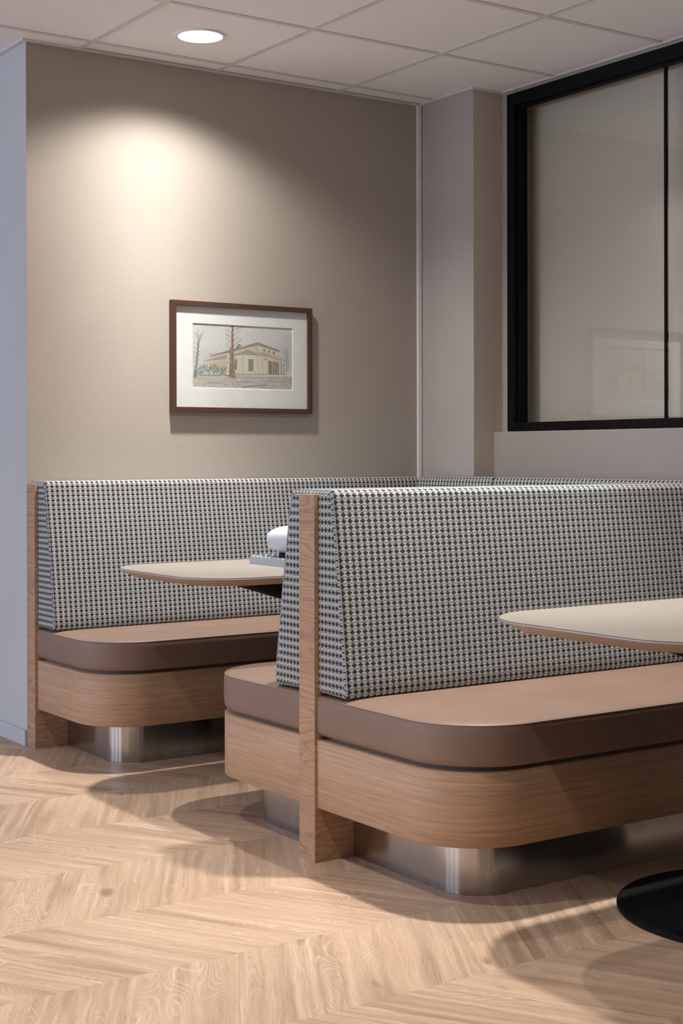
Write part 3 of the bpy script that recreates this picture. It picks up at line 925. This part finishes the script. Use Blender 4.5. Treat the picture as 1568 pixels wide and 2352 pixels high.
    # bushes
    for k in range(240):
        x = rs.uniform(140, 510); h = 620 + 60 * abs((x - 300) / 210) ; y = rs.uniform(h, 760)
        col = [(86, 104, 104), (112, 132, 132), (150, 165, 168), (70, 84, 80)][rs.randint(4)]
        line([(x, y), (x + rs.uniform(-14, 14), y - rs.uniform(8, 34))], rs.uniform(4, 9), col, 0.65)
    for k in range(14): line([(130 + k * 30, 760 + rs.uniform(-8, 12)), (190 + k * 30, 765 + rs.uniform(-8, 14))], 8, (118, 98, 88), 0.6)
    # trees
    br = (98, 70, 60)
    poly([(586, 90), (614, 95), (616, 400), (628, 640), (640, 800), (552, 800), (572, 600), (580, 380)], (146, 118, 106), 1, 26)
    line([(600, 95), (597, 400), (598, 800)], 12, (96, 66, 56), 0.6); line([(572, 380), (566, 620), (556, 795)], 8, (74, 52, 46), 0.7)
    def branch(x, y, ang_, L, wd, depth, al):
        x2, y2 = x + math.cos(ang_) * L, y - math.sin(ang_) * L
        line([(x, y), (x2, y2)], wd, br, al)
        if depth > 0:
            for _ in range(2): branch(x2, y2, ang_ + rs.uniform(-0.6, 0.6), L * rs.uniform(0.55, 0.8), max(1.0, wd * 0.6), depth - 1, al * 0.85)
    for k in range(17):
        y = 120 + k * 36; s_ = 1 if k % 2 else -1
        branch(600 + s_ * 16, y, (math.pi / 2 - s_ * rs.uniform(0.6, 1.2)), rs.uniform(35, 65), 6, 2 if y < 480 else 0, 0.75)
    poly([(640, 400), (665, 350), (690, 335), (725, 370), (690, 380), (655, 410)], (108, 84, 74), 0.7)
    line([(150, 330), (140, 480), (120, 650), (108, 790)], 15, (108, 78, 68), 0.9)
    for k in range(13): branch(145 - k * 2.5, 340 + k * 30, math.pi / 2 + (1 if k % 2 else -1) * rs.uniform(0.5, 1.1), rs.uniform(25, 45), 4, 1, 0.7)
    for k in range(12): branch(150 + rs.uniform(-8, 8), 345, math.pi / 2 + rs.uniform(-0.45, 0.45), rs.uniform(50, 95), 3, 2, 0.4)
    for k in range(5): line([(85 + k * 12, 795), (95 + k * 11, 690 + k * 6)], 5, (92, 76, 70), 0.7)
    for k in range(10): branch(1335 + rs.uniform(-20, 40), 720 - k * 18, math.pi / 2 + rs.uniform(-0.5, 0.5), rs.uniform(50, 90), 4, 2, 0.3)
    line([(1335, 720), (1345, 420)], 9, (130, 112, 104), 0.6)
    for k in range(26):
        x = rs.uniform(80, 1250); y = 790 + rs.uniform(0, 140) + 0.03 * x
        line([(x, y), (x + rs.uniform(60, 190), y - rs.uniform(-6, 12))], rs.uniform(3, 8), [(112, 104, 100), (140, 116, 102), (208, 202, 196)][rs.randint(3)], 0.55)
    line([(720, 925), (860, 905), (1060, 890)], 9, (84, 60, 52), 0.7)
    # loose pencil hatching over everything
    for k in range(620):
        x = rs.uniform(80, 1410); y = rs.uniform(80, 930)
        i_, j_ = int(np.clip((y - 68 - 0.0476 * (x - 80)) / 845 * nz, 0, nz - 1)), int(np.clip((x - 75) / 1345 * nx, 0, nx - 1))
        loc = img[i_, j_].copy(); sky_ = y < 560 and loc.mean() > 170 and loc[2] > loc[0] - 14
        a_ = rs.uniform(-0.9, -0.5) if sky_ else (rs.uniform(1.2, 1.9) if y < 760 else rs.uniform(-0.15, 0.15))
        L = rs.uniform(20, 70); dv = rs.choice([-26, -16, 14, 22]) if not sky_ else rs.choice([-12, 10, 14])
        tint = np.array([rs.uniform(-5, 5), 0, rs.uniform(-5, 7)])
        line([(x, y), (x + math.cos(a_) * L, y - math.sin(a_) * L)], rs.uniform(2, 5), np.clip(loc + dv + tint, 30, 245), 0.42)
    img[:] = np.clip(img + rs.normal(0, 5, img.shape), 0, 255)
    return 1.0 - (1.0 - img / 255.0) * 0.82
img = drawing()
nz, nx = img.shape[:2]
pme = bpy.data.meshes.new('print')
xs_ = np.linspace(QX0 + 0.001, QX1 - 0.001, nx + 1); zs_ = np.linspace(QZ1 - 0.001, QZ0 + 0.001, nz + 1)
vv = np.zeros(((nx + 1) * (nz + 1), 3)); XX, ZZ = np.meshgrid(xs_, zs_); vv[:, 0] = XX.ravel(); vv[:, 2] = ZZ.ravel(); vv[:, 1] = -0.0098
idx = np.arange((nx + 1) * (nz + 1)).reshape(nz + 1, nx + 1)
fq = np.stack([idx[:-1, :-1], idx[1:, :-1], idx[1:, 1:], idx[:-1, 1:]], -1).reshape(-1, 4)
pme.vertices.add(len(vv)); pme.vertices.foreach_set('co', vv.ravel())
pme.loops.add(fq.size); pme.loops.foreach_set('vertex_index', fq.ravel().astype(np.int32))
pme.polygons.add(len(fq)); pme.polygons.foreach_set('loop_start', np.arange(0, fq.size, 4, dtype=np.int32))
try: pme.polygons.foreach_set('loop_total', np.full(len(fq), 4, dtype=np.int32))
except Exception: pass
pme.update(calc_edges=True)
ca = pme.color_attributes.new('drawing', 'BYTE_COLOR', 'CORNER')
cc = np.ones((len(fq), 4, 4)); lin = img.reshape(-1, 3)
lin = np.where(lin <= 0.04045, lin / 12.92, ((lin + 0.055) / 1.055) ** 2.4)
cc[:, :, :3] = lin[:, None, :]
ca.data.foreach_set('color', cc.astype(np.float32).ravel())
tpm = NT('pencil_drawing'); at = tpm.new('ShaderNodeAttribute', attribute_name='drawing')
tpm.l.new(at.outputs['Color'], tpm.b.inputs['Base Color']); tpm.b.inputs['Roughness'].default_value = 0.9
pme.materials.append(tpm.m)
po = link(bpy.data.objects.new('print', pme), pf); po['label'] = 'coloured pencil drawing of a pale villa'
